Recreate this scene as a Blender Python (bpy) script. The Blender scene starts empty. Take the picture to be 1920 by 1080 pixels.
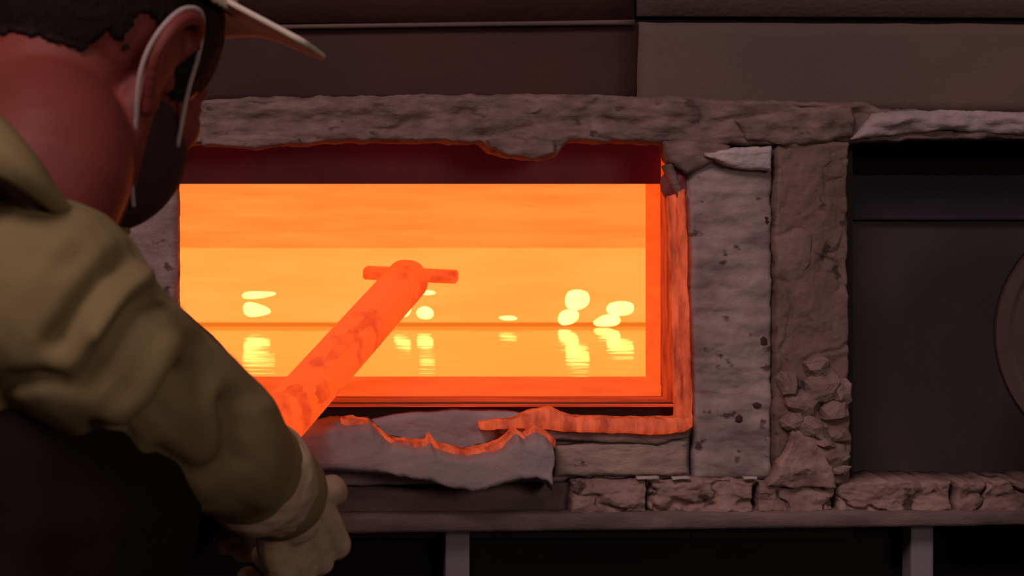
import bpy, bmesh, math, random
from mathutils import Vector, Matrix, noise

random.seed(7)
R = math.radians
scene = bpy.context.scene
col = scene.collection

# ------------------------------------------------------------------ camera
F_PX, VX, VY, CAM_Z = 2900.0, 560.0, 345.0, 1.35
cam_data = bpy.data.cameras.new('camera')
cam = bpy.data.objects.new('camera', cam_data)
col.objects.link(cam)
cam.location = (0, 0, CAM_Z)
cam.rotation_euler = (R(90), 0, 0)
cam_data.sensor_width = 36
cam_data.lens = 36 * F_PX / 1920
cam_data.shift_x = (960 - VX) / 1920
cam_data.shift_y = -(540 - VY) / 1920
cam_data.clip_start = 0.05
cam_data.dof.use_dof = True
cam_data.dof.focus_distance = 1.9
cam_data.dof.aperture_fstop = 9.0
scene.camera = cam

# ------------------------------------------------------------------ world, lamp, added fills, exposure
world = bpy.data.worlds.new('workshop_air')
scene.world = world
world.use_nodes = True
bg = world.node_tree.nodes['Background']
bg.inputs['Color'].default_value = (1.0, 0.70, 0.76, 1)
bg.inputs['Strength'].default_value = 0.024

def area_light(name, loc, target, size, power, color):
    d = bpy.data.lights.new(name, 'AREA')
    d.shape = 'RECTANGLE'
    d.size, d.size_y = size
    d.energy = power
    d.color = color
    o = bpy.data.objects.new(name, d)
    col.objects.link(o)
    o.location = loc
    o.rotation_euler = (Vector(target) - Vector(loc)).to_track_quat('-Z', 'Y').to_euler()
    return o

area_light('workshop_lamp', (-1.1, -1.1, 3.8), (0.5, 1.9, 1.2), (1.4, 1.0), 66, (1.0, 0.72, 0.72))
area_light('side_fill', (-1.9, 0.7, 2.7), (-0.1, 1.2, 1.35), (0.5, 0.5), 7, (1.0, 0.55, 0.30))  # added orange fill to redden the neck; no source is seen there

area_light('right_fill', (1.3, -1.2, 1.9), (0.0, 1.35, 1.05), (0.9, 0.6), 14, (1.0, 0.74, 0.62))  # added fill that brightens the lower sleeve and cuff, not a known lamp

vs = scene.view_settings
vs.view_transform = 'Standard'
vs.look = 'None'
vs.gamma = 1.0
vs.use_curve_mapping = False
vs.exposure = 0.0

# ------------------------------------------------------------------ helpers
def W(px, py, d):
    """world point seen at photo pixel (px,py) at distance d from the camera plane"""
    return Vector(((px - VX) * d / F_PX, d, CAM_Z - (py - VY) * d / F_PX))

def to_px(v):
    return (VX + v.x * F_PX / v.y, VY - (v.z - CAM_Z) * F_PX / v.y)

def lin(c):
    out = []
    for v in c:
        v = v / 255
        out.append(v / 12.92 if v <= 0.04045 else ((v + 0.055) / 1.055) ** 2.4)
    return tuple(out)

def material(name, c1, c2, scale=8, stretch=(1, 1, 1), rough=0.9, bump=0.0, bump_scale=60, metallic=0.0,
             emis=None, emis2=None, spec=0.3, spots=None, spot_scale=40, spot_at=0.68, detail=6, emis_strength=1.0):
    m = bpy.data.materials.new(name)
    m.use_nodes = True
    nt = m.node_tree
    N, L = nt.nodes, nt.links
    b = N['Principled BSDF']
    b.inputs['Roughness'].default_value = rough
    b.inputs['Metallic'].default_value = metallic
    b.inputs['Specular IOR Level'].default_value = spec
    tc = N.new('ShaderNodeTexCoord')
    mp = N.new('ShaderNodeMapping')
    mp.inputs['Scale'].default_value = stretch
    L.new(tc.outputs['Object'], mp.inputs['Vector'])
    nz = N.new('ShaderNodeTexNoise')
    nz.inputs['Scale'].default_value = scale
    nz.inputs['Detail'].default_value = detail
    nz.inputs['Roughness'].default_value = 0.6
    L.new(mp.outputs['Vector'], nz.inputs['Vector'])
    rp = N.new('ShaderNodeValToRGB')
    rp.color_ramp.elements[0].position = 0.33
    rp.color_ramp.elements[1].position = 0.67
    rp.color_ramp.elements[0].color = (*c1, 1)
    rp.color_ramp.elements[1].color = (*c2, 1)
    L.new(nz.outputs['Fac'], rp.inputs['Fac'])
    colour = rp.outputs['Color']
    if spots:
        n3 = N.new('ShaderNodeTexNoise')
        n3.inputs['Scale'].default_value = spot_scale
        n3.inputs['Detail'].default_value = 3
        L.new(mp.outputs['Vector'], n3.inputs['Vector'])
        r3 = N.new('ShaderNodeValToRGB')
        r3.color_ramp.elements[0].position = spot_at
        r3.color_ramp.elements[1].position = spot_at + 0.06
        L.new(n3.outputs['Fac'], r3.inputs['Fac'])
        mx = N.new('ShaderNodeMixRGB')
        L.new(r3.outputs['Color'], mx.inputs['Fac'])
        L.new(colour, mx.inputs['Color1'])
        mx.inputs['Color2'].default_value = (*spots, 1)
        colour = mx.outputs['Color']
    L.new(colour, b.inputs['Base Color'])
    if bump:
        n2 = N.new('ShaderNodeTexNoise')
        n2.inputs['Scale'].default_value = bump_scale
        n2.inputs['Detail'].default_value = 6
        L.new(mp.outputs['Vector'], n2.inputs['Vector'])
        bp = N.new('ShaderNodeBump')
        bp.inputs['Strength'].default_value = bump
        bp.inputs['Distance'].default_value = 0.004
        L.new(n2.outputs['Fac'], bp.inputs['Height'])
        L.new(bp.outputs['Normal'], b.inputs['Normal'])
    if emis:
        re = N.new('ShaderNodeValToRGB')
        re.color_ramp.elements[0].position = 0.35
        re.color_ramp.elements[1].position = 0.65
        re.color_ramp.elements[0].color = (*emis, 1)
        re.color_ramp.elements[1].color = (*(emis2 or emis), 1)
        L.new(nz.outputs['Fac'], re.inputs['Fac'])
        L.new(re.outputs['Color'], b.inputs['Emission Color'])
        b.inputs['Emission Strength'].default_value = emis_strength
    return m

def link_mesh(name, me, mat, parent=None, origin=None, smooth=False):
    o = bpy.data.objects.new(name, me)
    col.objects.link(o)
    if mat:
        me.materials.append(mat)
    if smooth:
        me.polygons.foreach_set('use_smooth', [True] * len(me.polygons))
    if parent is not None:
        o.parent = parent
        base = parent.location if parent.parent is None else Vector()
        o.matrix_parent_inverse = Matrix.Translation(-base)
    if origin is not None:
        me.transform(Matrix.Translation(-Vector(origin)))
        o.location = origin
    return o

def mesh(name, verts, faces, mat, parent=None, smooth=False, origin=None):
    me = bpy.data.meshes.new(name)
    me.from_pydata([tuple(v) for v in verts], [], faces)
    me.update()
    bm = bmesh.new()
    bm.from_mesh(me)
    bmesh.ops.recalc_face_normals(bm, faces=bm.faces)
    bm.to_mesh(me)
    bm.free()
    return link_mesh(name, me, mat, parent, origin, smooth)

def empty(name, loc):
    o = bpy.data.objects.new(name, None)
    col.objects.link(o)
    o.location = loc
    o.empty_display_size = 0.1
    return o

def tag(o, label, cat, group=None, kind=None):
    o['label'] = label
    o['category'] = cat
    if group:
        o['group'] = group
    if kind:
        o['kind'] = kind
    return o

def lerp_poly(pts, t):
    """point at normalised arc length t of a polyline of pixels"""
    ls = [math.hypot(pts[i + 1][0] - pts[i][0], pts[i + 1][1] - pts[i][1]) for i in range(len(pts) - 1)]
    tot = sum(ls)
    s = t * tot
    for i, l in enumerate(ls):
        if s <= l or i == len(ls) - 1:
            k = min(1, s / max(l, 1e-9))
            return (pts[i][0] + (pts[i + 1][0] - pts[i][0]) * k, pts[i][1] + (pts[i + 1][1] - pts[i][1]) * k)
        s -= l

def poly_x(pts, x):
    """y of a polyline (a function of x) at x"""
    if x <= pts[0][0]:
        return pts[0][1]
    for i in range(len(pts) - 1):
        if x <= pts[i + 1][0]:
            k = (x - pts[i][0]) / max(1e-9, pts[i + 1][0] - pts[i][0])
            return pts[i][1] + (pts[i + 1][1] - pts[i][1]) * k
    return pts[-1][1]

def slab(name, top, bot, d, thick, mat, parent=None, nx=40, nz=10, amp=0.003, freq=(20, 20), bulge=0.006,
         jit=0.0, jfreq=40, seed=0, smooth=True, byx=True, lean=0.0, crack=0.0, cfreq=18):
    """a rough slab: its front outline between two edge lines given in photo pixels on the plane at
    distance d, its front bulging and rough, its back closed at d + thick; lean pulls the top inwards"""
    so = Vector((seed * 3.17, seed * 1.31, seed * 7.7))
    front, back = [], []
    for j in range(nz + 1):
        v = j / nz
        for i in range(nx + 1):
            u = i / nx
            if byx:
                x = top[0][0] + (top[-1][0] - top[0][0]) * u
                xb = bot[0][0] + (bot[-1][0] - bot[0][0]) * u
                a = (x, poly_x(top, x)); b = (xb, poly_x(bot, xb))
            else:
                a = lerp_poly(top, u); b = lerp_poly(bot, u)
            p = W(a[0] + (b[0] - a[0]) * v, a[1] + (b[1] - a[1]) * v, d)
            edge = min(1.0, min(v, 1 - v) * nz / 2.0) * min(1.0, min(u, 1 - u) * nx / 2.0)
            edge = math.sqrt(max(0, edge))
            q = Vector((p.x * freq[0], 0, p.z * freq[1])) + so
            h = noise.fractal(q, 0.9, 2.1, 5)
            if crack:
                cv = Vector((p.x * cfreq, 3.3, p.z * cfreq * 1.5)) + so * 1.7
                cv += Vector((noise.noise(cv * 2.3), 0, noise.noise(cv * 2.3 + Vector((9, 0, 0))))) * 0.35
                h -= crack / max(amp, 1e-6) * math.exp(-(noise.noise(cv) / 0.05) ** 2)
            if jit:
                jv = Vector((p.x * jfreq, 0.5, p.z * jfreq)) + so
                p.x += jit * noise.fractal(jv + Vector((11, 0, 0)), 0.8, 2.0, 4)
                p.z += jit * noise.fractal(jv + Vector((0, 17, 0)), 0.8, 2.0, 4)
            p.y += -bulge * edge - amp * h + lean * (1 - v)
            front.append(p)
            back.append(Vector((p.x, d + thick, p.z)))
    verts = front + back
    n = (nx + 1) * (nz + 1)
    idx = lambda i, j: j * (nx + 1) + i
    faces = []
    for j in range(nz):
        for i in range(nx):
            q = [idx(i, j), idx(i, j + 1), idx(i + 1, j + 1), idx(i + 1, j)]
            faces.append(q)
    ring = [idx(i, 0) for i in range(nx)] + [idx(nx, j) for j in range(nz)] + [idx(i, nz) for i in range(nx, 0, -1)] + [idx(0, j) for j in range(nz, 0, -1)]
    for k in range(len(ring)):
        a, b = ring[k], ring[(k + 1) % len(ring)]
        faces.append([a, b, b + n, a + n])
    faces.append([r + n for r in ring])
    # drop unused back vertices
    used = sorted({i for f in faces for i in f})
    rm = {o: k for k, o in enumerate(used)}
    return mesh(name, [verts[i] for i in used], [[rm[i] for i in f] for f in faces], mat, parent, smooth)

def box_world(name, x0, x1, y0, y1, z0, z1, mat, parent=None, bevel=0.003, tops=None):
    bm = bmesh.new()
    vs_ = [bm.verts.new((x, y, z)) for x in (x0, x1) for y in (y0, y1) for z in (z0, z1)]
    if tops:                                     # sloping top: heights at the front and at the back
        for v in vs_:
            if v.co.z == z1:
                v.co.z = tops[0] if v.co.y == y0 else tops[1]
    for f in ((0, 1, 3, 2), (4, 6, 7, 5), (0, 4, 5, 1), (2, 3, 7, 6), (0, 2, 6, 4), (1, 5, 7, 3)):
        bm.faces.new([vs_[i] for i in f])
    bmesh.ops.recalc_face_normals(bm, faces=bm.faces)
    if bevel:
        bmesh.ops.bevel(bm, geom=list(bm.edges), offset=bevel, segments=2, affect='EDGES', profile=0.6)
    me = bpy.data.meshes.new(name)
    bm.to_mesh(me)
    bm.free()
    return link_mesh(name, me, mat, parent)

def box_px(name, x0, x1, y0, y1, d, thick, mat, parent=None, bevel=0.003):
    a, b = W(x0, y0, d), W(x1, y1, d)
    return box_world(name, a.x, b.x, d, d + thick, b.z, a.z, mat, parent, bevel)

def rock(name, px, py, d, w, h, dep, mat, parent=None, seed=0, sub=2, rough=0.3, tilt=0.0):
    bm = bmesh.new()
    bmesh.ops.create_icosphere(bm, subdivisions=sub, radius=1.0)
    c = W(px, py, d)
    s = d / F_PX
    so = Vector((seed * 5.3, seed * 2.9, seed))
    ct, st = math.cos(tilt), math.sin(tilt)
    for v in bm.verts:
        n = v.co.copy()
        m_ = max(abs(n.x), abs(n.y), abs(n.z))
        n = n.lerp(n / m_, 0.45)
        n *= 1 + rough * noise.noise(n * 1.7 + so) + rough * 0.5 * noise.noise(n * 4 + so)
        x, z = n.x * w * s / 2, n.z * h * s / 2
        v.co = (c.x + x * ct - z * st, c.y + n.y * dep / 2, c.z + x * st + z * ct)
    me = bpy.data.meshes.new(name)
    bm.to_mesh(me)
    bm.free()
    return link_mesh(name, me, mat, parent, smooth=(sub > 2))

def tube_raw(pts, radii, seg=14, caps=True):
    """verts, faces of a closed tube through world points"""
    verts, faces = [], []
    n = len(pts)
    prev = None
    for i, p in enumerate(pts):
        a = pts[max(0, i - 1)]
        b = pts[min(n - 1, i + 1)]
        t = (b - a).normalized()
        if prev is None:
            up = Vector((0, 0, 1)) if abs(t.z) < 0.9 else Vector((1, 0, 0))
            u = t.cross(up).normalized()
        else:
            u = (prev - t * prev.dot(t)).normalized()
        prev = u
        w = t.cross(u)
        for k in range(seg):
            an = 2 * math.pi * k / seg
            verts.append(p + (u * math.cos(an) + w * math.sin(an)) * radii[i])
    for i in range(n - 1):
        for k in range(seg):
            faces.append([i * seg + k, i * seg + (k + 1) % seg, (i + 1) * seg + (k + 1) % seg, (i + 1) * seg + k])
    if caps:
        faces.append(list(range(seg))[::-1])
        faces.append([(n - 1) * seg + k for k in range(seg)])
    return verts, faces

def smooth_path(pts, radii, sub=5):
    """Catmull-Rom through the points"""
    P, Q = [], []
    n = len(pts)
    for i in range(n - 1):
        p0, p1, p2, p3 = pts[max(0, i - 1)], pts[i], pts[i + 1], pts[min(n - 1, i + 2)]
        for k in range(sub):
            t = k / sub
            P.append(0.5 * ((2 * p1) + (p2 - p0) * t + (2 * p0 - 5 * p1 + 4 * p2 - p3) * t * t + (3 * p1 - p0 - 3 * p2 + p3) * t ** 3))
            Q.append(radii[i] + (radii[i + 1] - radii[i]) * t)
    P.append(pts[-1])
    Q.append(radii[-1])
    return P, Q

def tube(name, pts, radii, mat, parent=None, seg=14, sub=5):
    if isinstance(radii, (int, float)):
        radii = [radii] * len(pts)
    P, Q = smooth_path([Vector(p) for p in pts], radii, sub)
    v, f = tube_raw(P, Q, seg)
    return mesh(name, v, f, mat, parent, smooth=True)

# ------------------------------------------------------------------ materials
M = {}
M['soot_steel'] = material('soot_steel', (0.030, 0.012, 0.014), (0.058, 0.022, 0.020), 3, (1, 1, 1.5), 0.75, 0.15, 90)
M['grey_steel'] = material('grey_steel', (0.078, 0.058, 0.058), (0.13, 0.080, 0.072), 2.2, (1, 1, 1.4), 0.7, 0.2, 120)
M['dark_steel'] = material('dark_steel', (0.018, 0.014, 0.015), (0.03, 0.02, 0.022), 5, (1, 1, 1), 0.8, 0.15, 80)
M['lintel_steel'] = material('lintel_steel', (0.09, 0.045, 0.05), (0.13, 0.06, 0.065), 6, (1, 1, 1), 0.85, 0.2, 80, emis=(0.014, 0.0006, 0.0016), emis2=(0.030, 0.0008, 0.0022))  # faint red emission stands in for furnace glow falling on the plate
M['mortar'] = material('mortar', (0.10, 0.066, 0.064), (0.22, 0.15, 0.14), 26, (1, 1, 2.2), 0.95, 0.35, 110, spots=(0.07, 0.045, 0.045), spot_scale=30, spot_at=0.66)
M['column_mortar'] = material('column_mortar', (0.105, 0.064, 0.06), (0.20, 0.13, 0.122), 16, (1, 1, 1), 0.95, 0.5, 120, spots=(0.05, 0.03, 0.03), spot_scale=40, spot_at=0.63)
M['chunk'] = material('chunk', (0.15, 0.095, 0.09), (0.27, 0.185, 0.17), 30, (1, 1, 1), 0.95, 0.8, 120)
M['brick'] = material('brick', (0.18, 0.11, 0.102), (0.34, 0.225, 0.205), 22, (1, 1, 1.5), 0.95, 0.4, 110, spots=(0.06, 0.036, 0.034), spot_scale=30, spot_at=0.63)
M['fibre'] = material('fibre', (0.17, 0.125, 0.13), (0.36, 0.29, 0.29), 11, (1.2, 1, 1.7), 1.0, 0.4, 90, spots=(0.09, 0.055, 0.055), spot_scale=30, spot_at=0.64)
M['fibre_white'] = material('fibre_white', (0.32, 0.27, 0.29), (0.46, 0.40, 0.41), 22, (1, 1, 2.0), 1.0, 0.5, 120)
M['fibre_grey'] = material('fibre_grey', (0.24, 0.19, 0.205), (0.35, 0.28, 0.295), 12, (1, 1, 1.5), 1.0, 0.4, 120)
M['cream_board'] = material('cream_board', (0.26, 0.185, 0.165), (0.36, 0.275, 0.23), 16, (1, 1, 2.0), 1.0, 0.5, 100, spots=(0.05, 0.03, 0.03), spot_scale=36, spot_at=0.66)
M['panel_dark'] = material('panel_dark', (0.036, 0.033, 0.035), (0.062, 0.048, 0.048), 4, (1, 1, 1), 0.8, 0.25, 140, spots=(0.008, 0.006, 0.007), spot_scale=34, spot_at=0.72)
M['panel_navy'] = material('panel_navy', (0.020, 0.018, 0.030), (0.032, 0.027, 0.042), 4, (1, 1, 1), 0.8, 0.15, 120)
M['black_void'] = material('black_void', (0.006, 0.004, 0.005), (0.010, 0.006, 0.007), 4, (1, 1, 1), 0.95)
M['beam'] = material('beam', (0.10, 0.07, 0.073), (0.19, 0.13, 0.13), 12, (1, 1, 4), 0.85, 0.3, 120)
M['leg_steel'] = material('leg_steel', (0.16, 0.14, 0.165), (0.22, 0.195, 0.22), 12, (1, 1, 1), 0.6, 0.2, 120)
M['drum_black'] = material('drum_black', (0.006, 0.005, 0.006), (0.012, 0.009, 0.010), 8, (1, 1, 1), 0.7)
M['drum_rim'] = material('drum_rim', (0.045, 0.03, 0.03), (0.065, 0.045, 0.04), 8, (1, 1, 1), 0.6)
M['drum_face'] = material('drum_face', (0.10, 0.085, 0.09), (0.14, 0.115, 0.12), 8, (1, 1, 1), 0.6)
# hot things that give off their own light, and fibre lit by them
HOT = 1.0
M['hot_crown'] = material('hot_crown', (0.02, 0.01, 0.01), (0.02, 0.01, 0.01), 5, (0.7, 1, 5), 1.0, emis=(1.7, 0.225, 0.030), emis2=(1.9, 0.30, 0.046), spec=0, detail=3)
M['hot_wall'] = material('hot_wall', (0.02, 0.01, 0.01), (0.02, 0.01, 0.01), 5, (0.7, 1, 5), 1.0, emis=(2.0, 0.37, 0.055), emis2=(2.1, 0.425, 0.07), spec=0, detail=3)
M['hot_line'] = material('hot_line', (0.02, 0.01, 0.01), (0.02, 0.01, 0.01), 5, (0.7, 1, 5), 1.0, emis=(0.85, 0.17, 0.012), spec=0)
M['hot_brick'] = material('hot_brick', (0.10, 0.04, 0.03), (0.14, 0.06, 0.04), 14, (0.6, 1, 3), 1.0, 0.4, 60, emis=(0.85, 0.075, 0.008), emis2=(1.1, 0.10, 0.011), spec=0)
M['warm_brick'] = material('warm_brick', (0.05, 0.025, 0.02), (0.10, 0.045, 0.035), 16, (0.35, 3.0, 0.8), 1.0, 0.6, 50, emis=(0.22, 0.010, 0.003), emis2=(0.66, 0.05, 0.007), spec=0)
M['furnace_lit_fibre'] = material('furnace_lit_fibre', (0.09, 0.055, 0.045), (0.16, 0.095, 0.075), 30, (2.2, 1, 0.6), 1.0, 0.5, 90, emis=(0.20, 0.012, 0.003), emis2=(0.58, 0.065, 0.016), spec=0)  # emission adds furnace light falling on the hot fibre
M['tool_hot'] = material('tool_hot', (0.12, 0.05, 0.03), (0.16, 0.06, 0.04), 20, (1, 1, 1), 0.8, 0.2, 60, emis=(1.0, 0.092, 0.010), emis2=(0.72, 0.046, 0.007), spec=0.1, detail=3)
M['tool_scale'] = material('tool_scale', (0.10, 0.03, 0.02), (0.14, 0.04, 0.03), 30, (1, 1, 1), 0.9, 0.5, 80, emis=(0.72, 0.048, 0.007), emis2=(0.95, 0.085, 0.009), spec=0.1)
M['flame'] = material('flame', (0.0, 0, 0), (0.0, 0, 0), 30, (1, 1, 1), 1.0, emis=(4.2, 1.7, 0.36), emis2=(5.0, 2.3, 0.52), spec=0)
tr_ = [n for n in M['tool_hot'].node_tree.nodes if n.type == 'VALTORGB'][-1]
tr_.color_ramp.elements[0].position, tr_.color_ramp.elements[1].position = 0.52, 0.66
# molten glass: glows and mirrors the chamber
mg = bpy.data.materials.new('molten_glass')
mg.use_nodes = True
b = mg.node_tree.nodes['Principled BSDF']
b.inputs['Base Color'].default_value = (0.03, 0.012, 0.004, 1)
b.inputs['Roughness'].default_value = 0.07
b.inputs['IOR'].default_value = 1.6
b.inputs['Emission Color'].default_value = (1.0, 0.17, 0.022, 1)
b.inputs['Emission Strength'].default_value = 1.0
wv = mg.node_tree.nodes.new('ShaderNodeTexNoise')
wv.inputs['Scale'].default_value = 14
tcg = mg.node_tree.nodes.new('ShaderNodeTexCoord')
mpg = mg.node_tree.nodes.new('ShaderNodeMapping')
mpg.inputs['Scale'].default_value = (0.6, 1.6, 1)
bpn = mg.node_tree.nodes.new('ShaderNodeBump')
bpn.inputs['Strength'].default_value = 0.30
bpn.inputs['Distance'].default_value = 0.003
lk = mg.node_tree.links
lk.new(tcg.outputs['Object'], mpg.inputs['Vector'])
lk.new(mpg.outputs['Vector'], wv.inputs['Vector'])
lk.new(wv.outputs['Fac'], bpn.inputs['Height'])
lk.new(bpn.outputs['Normal'], b.inputs['Normal'])
M['molten_glass'] = mg
# the worker
M['khaki'] = material('khaki', (0.165, 0.128, 0.060), (0.21, 0.162, 0.078), 5, (1, 1, 1), 0.95, 0.12, 500, spec=0.1)
M['khaki_glove'] = material('khaki_glove', (0.36, 0.265, 0.18), (0.45, 0.33, 0.225), 9, (1, 1, 1), 0.95, 0.15, 400, spec=0.1)
M['skin'] = material('skin', (0.13, 0.024, 0.019), (0.19, 0.036, 0.028), 6, (1, 1, 1), 0.6, 0.1, 300, spec=0.3)
M['hair'] = material('hair', (0.004, 0.0018, 0.002), (0.008, 0.0035, 0.004), 60, (1, 1, 0.3), 0.8, 0.5, 300, spec=0.2)
M['dark_cloth'] = material('dark_cloth', (0.007, 0.0035, 0.004), (0.011, 0.006, 0.0065), 12, (1, 1, 1), 0.95, 0.2, 300, spec=0.1)
M['mask'] = material('mask', (0.034, 0.018, 0.019), (0.045, 0.024, 0.024), 20, (1, 1, 1), 0.9, 0.1, 300, spec=0.1)
M['strap'] = material('strap', (0.30, 0.24, 0.24), (0.38, 0.31, 0.31), 60, (1, 1, 1), 0.9)
M['cream_cap'] = material('cream_cap', (0.52, 0.44, 0.36), (0.62, 0.53, 0.43), 14, (1, 1, 1), 0.9, 0.1, 300)
M['boot'] = material('boot', (0.02, 0.015, 0.012), (0.03, 0.02, 0.018), 12, (1, 1, 1), 0.6)
M['concrete'] = material('concrete', (0.035, 0.028, 0.028), (0.06, 0.05, 0.048), 3, (1, 1, 1), 0.9, 0.3, 60)

# ------------------------------------------------------------------ the setting
fl = box_world('floor', -4.0, 5.0, -2.5, 5.2, -0.1, 0.0, M['concrete'], bevel=0)
fl['kind'] = 'structure'
wb = box_world('wall_back', -4.0, 5.0, 5.0, 5.2, 0.0, 4.0, M['black_void'], bevel=0)
wb['kind'] = 'structure'

# ------------------------------------------------------------------ the furnace
FX0, FX1 = -1000, 2700       # the front carries on out of the picture on both sides
furnace = empty('glass_furnace', (0.3, 1.9, 0.69))
tag(furnace, 'brick and steel glass furnace with wide glowing rectangular mouth', 'furnace')
FU = furnace

# glowing chamber
z_glass = 1.35 - 267 * 2.85 / F_PX
box_world('chamber_back_wall', -0.5, 1.15, 2.85, 2.95, 0.9, 1.2325, M['hot_wall'], FU, 0)
box_world('glass_line', -0.49, 1.14, 2.843, 2.851, z_glass - 0.004, z_glass + 0.0075, M['hot_line'], FU, 0.001)
# crown: a sloping slab from the top of the back wall up towards the mouth
cz = 1.35 - 120 * 2.85 / F_PX
mesh('chamber_crown', [(-0.5, 2.09, 1.44), (1.15, 2.09, 1.44), (1.15, 2.85, cz), (-0.5, 2.85, cz),
                       (-0.5, 2.09, 1.54), (1.15, 2.09, 1.54), (1.15, 2.95, cz + 0.12), (-0.5, 2.95, cz + 0.12)],
     [(0, 1, 2, 3), (4, 5, 6, 7), (0, 1, 5, 4), (1, 2, 6, 5), (2, 3, 7, 6), (3, 0, 4, 7)], M['hot_crown'], FU)
box_world('chamber_side_wall', -0.6, -0.5, 2.1, 2.95, 0.9, 1.55, M['hot_wall'], FU, 0)
box_world('chamber_side_wall', 1.15, 1.25, 2.1, 2.95, 0.9, 1.55, M['hot_wall'], FU, 0)
box_world('chamber_floor', -0.6, 1.25, 2.092, 2.95, 0.935, 0.96, M['hot_brick'], FU, 0)

# mouth: sill, jambs, lintel
xl, xr = W(330, 0, 1.9).x, W(1275, 0, 1.9).x
box_world('sill_brick', xl - 0.03, xr + 0.02, 1.905, 1.998, 1.0755, 1.076, M['warm_brick'], FU, 0.0006, tops=(1.0794, 1.0892))
box_world('sill_brick', xl - 0.03, xr + 0.02, 2.0, 2.09, 0.965, 1.09, M['hot_brick'], FU, 0.0015, tops=(1.0888, 1.1014))
box_world('jamb_brick', xr, xr + 0.014, 1.915, 2.005, 1.05, 1.39, M['warm_brick'], FU, 0.0015)
box_world('jamb_brick', xr, xr + 0.10, 2.007, 2.09, 1.0, 1.5, M['hot_brick'], FU, 0.0015)
box_world('jamb_brick', xl - 0.30, xl - 0.035, 2.01, 2.09, 1.0, 1.5, M['hot_brick'], FU, 0.0015)
box_world('lintel_brick', xl - 0.3, xr + 0.10, 2.04, 2.09, 1.356, 1.56, M['hot_brick'], FU, 0.0015)
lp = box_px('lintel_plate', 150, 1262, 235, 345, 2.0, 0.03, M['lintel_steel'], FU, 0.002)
lp['label'] = 'dark scorched steel plate over the mouth'

box_world('front_block', xr + 0.10, 1.26, 2.075, 2.1, 0.935, 1.56, M['dark_steel'], FU, 0)
box_world('front_block', -0.62, xl - 0.28, 2.015, 2.1, 0.935, 1.56, M['dark_steel'], FU, 0)
# backing shell (keeps the light in)
box_px('backing_plate', FX0, 300, 200, 1010, 1.945, 0.06, M['dark_steel'], FU)
box_px('backing_plate', 1296, 1600, 200, 1010, 1.945, 0.06, M['dark_steel'], FU)
box_px('backing_plate', FX0, FX1, -1300, 235, 1.945, 0.06, M['dark_steel'], FU)
box_px('backing_plate', 300, 1296, 772, 1010, 1.93, 0.055, M['dark_steel'], FU)
box_world('base_plate', -1.0, 1.5, 1.95, 3.0, 0.84, 0.9345, M['black_void'], FU, 0)
box_world('outer_shell', -1.0, -0.62, 2.01, 3.0, 0.9, 2.3, M['dark_steel'], FU)
box_world('outer_shell', 1.27, 1.5, 2.10, 3.0, 0.9, 2.3, M['dark_steel'], FU)
box_world('outer_shell', -1.0, 1.5, 2.97, 3.05, 0.9, 2.3, M['dark_steel'], FU)

box_px('slot_plate', 300, 1290, 757, 830, 1.926, 0.015, M['dark_steel'], FU, 0.001)

# steel plates over the mouth
slab('steel_plate', [(FX0, -900), (1190, -900)], [(FX0, 50), (1190, 40)], 1.925, 0.02, M['soot_steel'], FU, 30, 10, 0.0012, (6, 6), 0.001, seed=1)
slab('steel_plate', [(1196, -900), (FX1, -900)], [(1196, 29), (FX1, 35)], 1.917, 0.025, M['grey_steel'], FU, 30, 10, 0.0012, (6, 6), 0.001, seed=2)
slab('steel_plate', [(FX0, 52), (500, 52), (1202, 44)], [(FX0, 200), (1196, 190)], 1.922, 0.022, M['soot_steel'], FU, 40, 8, 0.001, (6, 6), 0.001, seed=3)
slab('steel_plate', [(1200, 42), (FX1, 49)], [(1194, 205), (FX1, 220)], 1.917, 0.025, M['grey_steel'], FU, 40, 8, 0.001, (6, 6), 0.001, jit=0.0012, jfreq=25, seed=4)
slab('seam_strip', [(FX0, 46), (470, 47), (1190, 37)], [(FX0, 55), (470, 55), (1190, 46)], 1.912, 0.02, M['grey_steel'], FU, 60, 3, 0.0006, (30, 30), 0.0015, seed=5)

# mortar band under the plates
slab('mortar_band', [(FX0, 195), (380, 188), (500, 181), (800, 178), (1000, 176), (1200, 180), (1400, 188), (1620, 190), (1650, 205), (FX1, 222)],
     [(FX0, 276), (400, 272), (480, 279), (560, 273), (620, 268), (905, 270), (925, 286), (960, 296), (1015, 301), (1045, 290), (1062, 267), (1240, 270), (1300, 275), (1440, 274), (1500, 262), (1590, 270), (1750, 263), (FX1, 258)],
     1.895, 0.05, M['mortar'], FU, 560, 26, 0.006, (13, 50), 0.012, 0.0025, 45, seed=6, crack=0.004, cfreq=9)
slab('mortar_lump', [(378, 254), (470, 250), (520, 252), (562, 258)], [(378, 275), (430, 276), (480, 281), (520, 275), (562, 270)], 1.878, 0.02, M['mortar'], FU, 40, 8, 0.003, (40, 60), 0.006, 0.001, 60, seed=7)
slab('mortar_lump', [(912, 262), (960, 258), (1040, 262)], [(918, 278), (950, 293), (1000, 300), (1040, 290)], 1.876, 0.02, M['mortar'], FU, 40, 8, 0.004, (40, 60), 0.006, 0.0015, 60, seed=8)
slab('mortar_lump', [(1640, 212), (1760, 206), (1920, 210), (2300, 212)], [(1600, 262), (1760, 244), (1920, 252), (2300, 250)], 1.876, 0.02, M['fibre_grey'], FU, 120, 10, 0.008, (18, 70), 0.005, 0.002, 50, seed=9)
slab('mortar_lump', [(1380, 225), (1480, 205), (1600, 200)], [(1400, 262), (1500, 275), (1600, 255)], 1.878, 0.02, M['mortar'], FU, 50, 10, 0.007, (30, 50), 0.005, 0.002, 50, seed=10)
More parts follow.
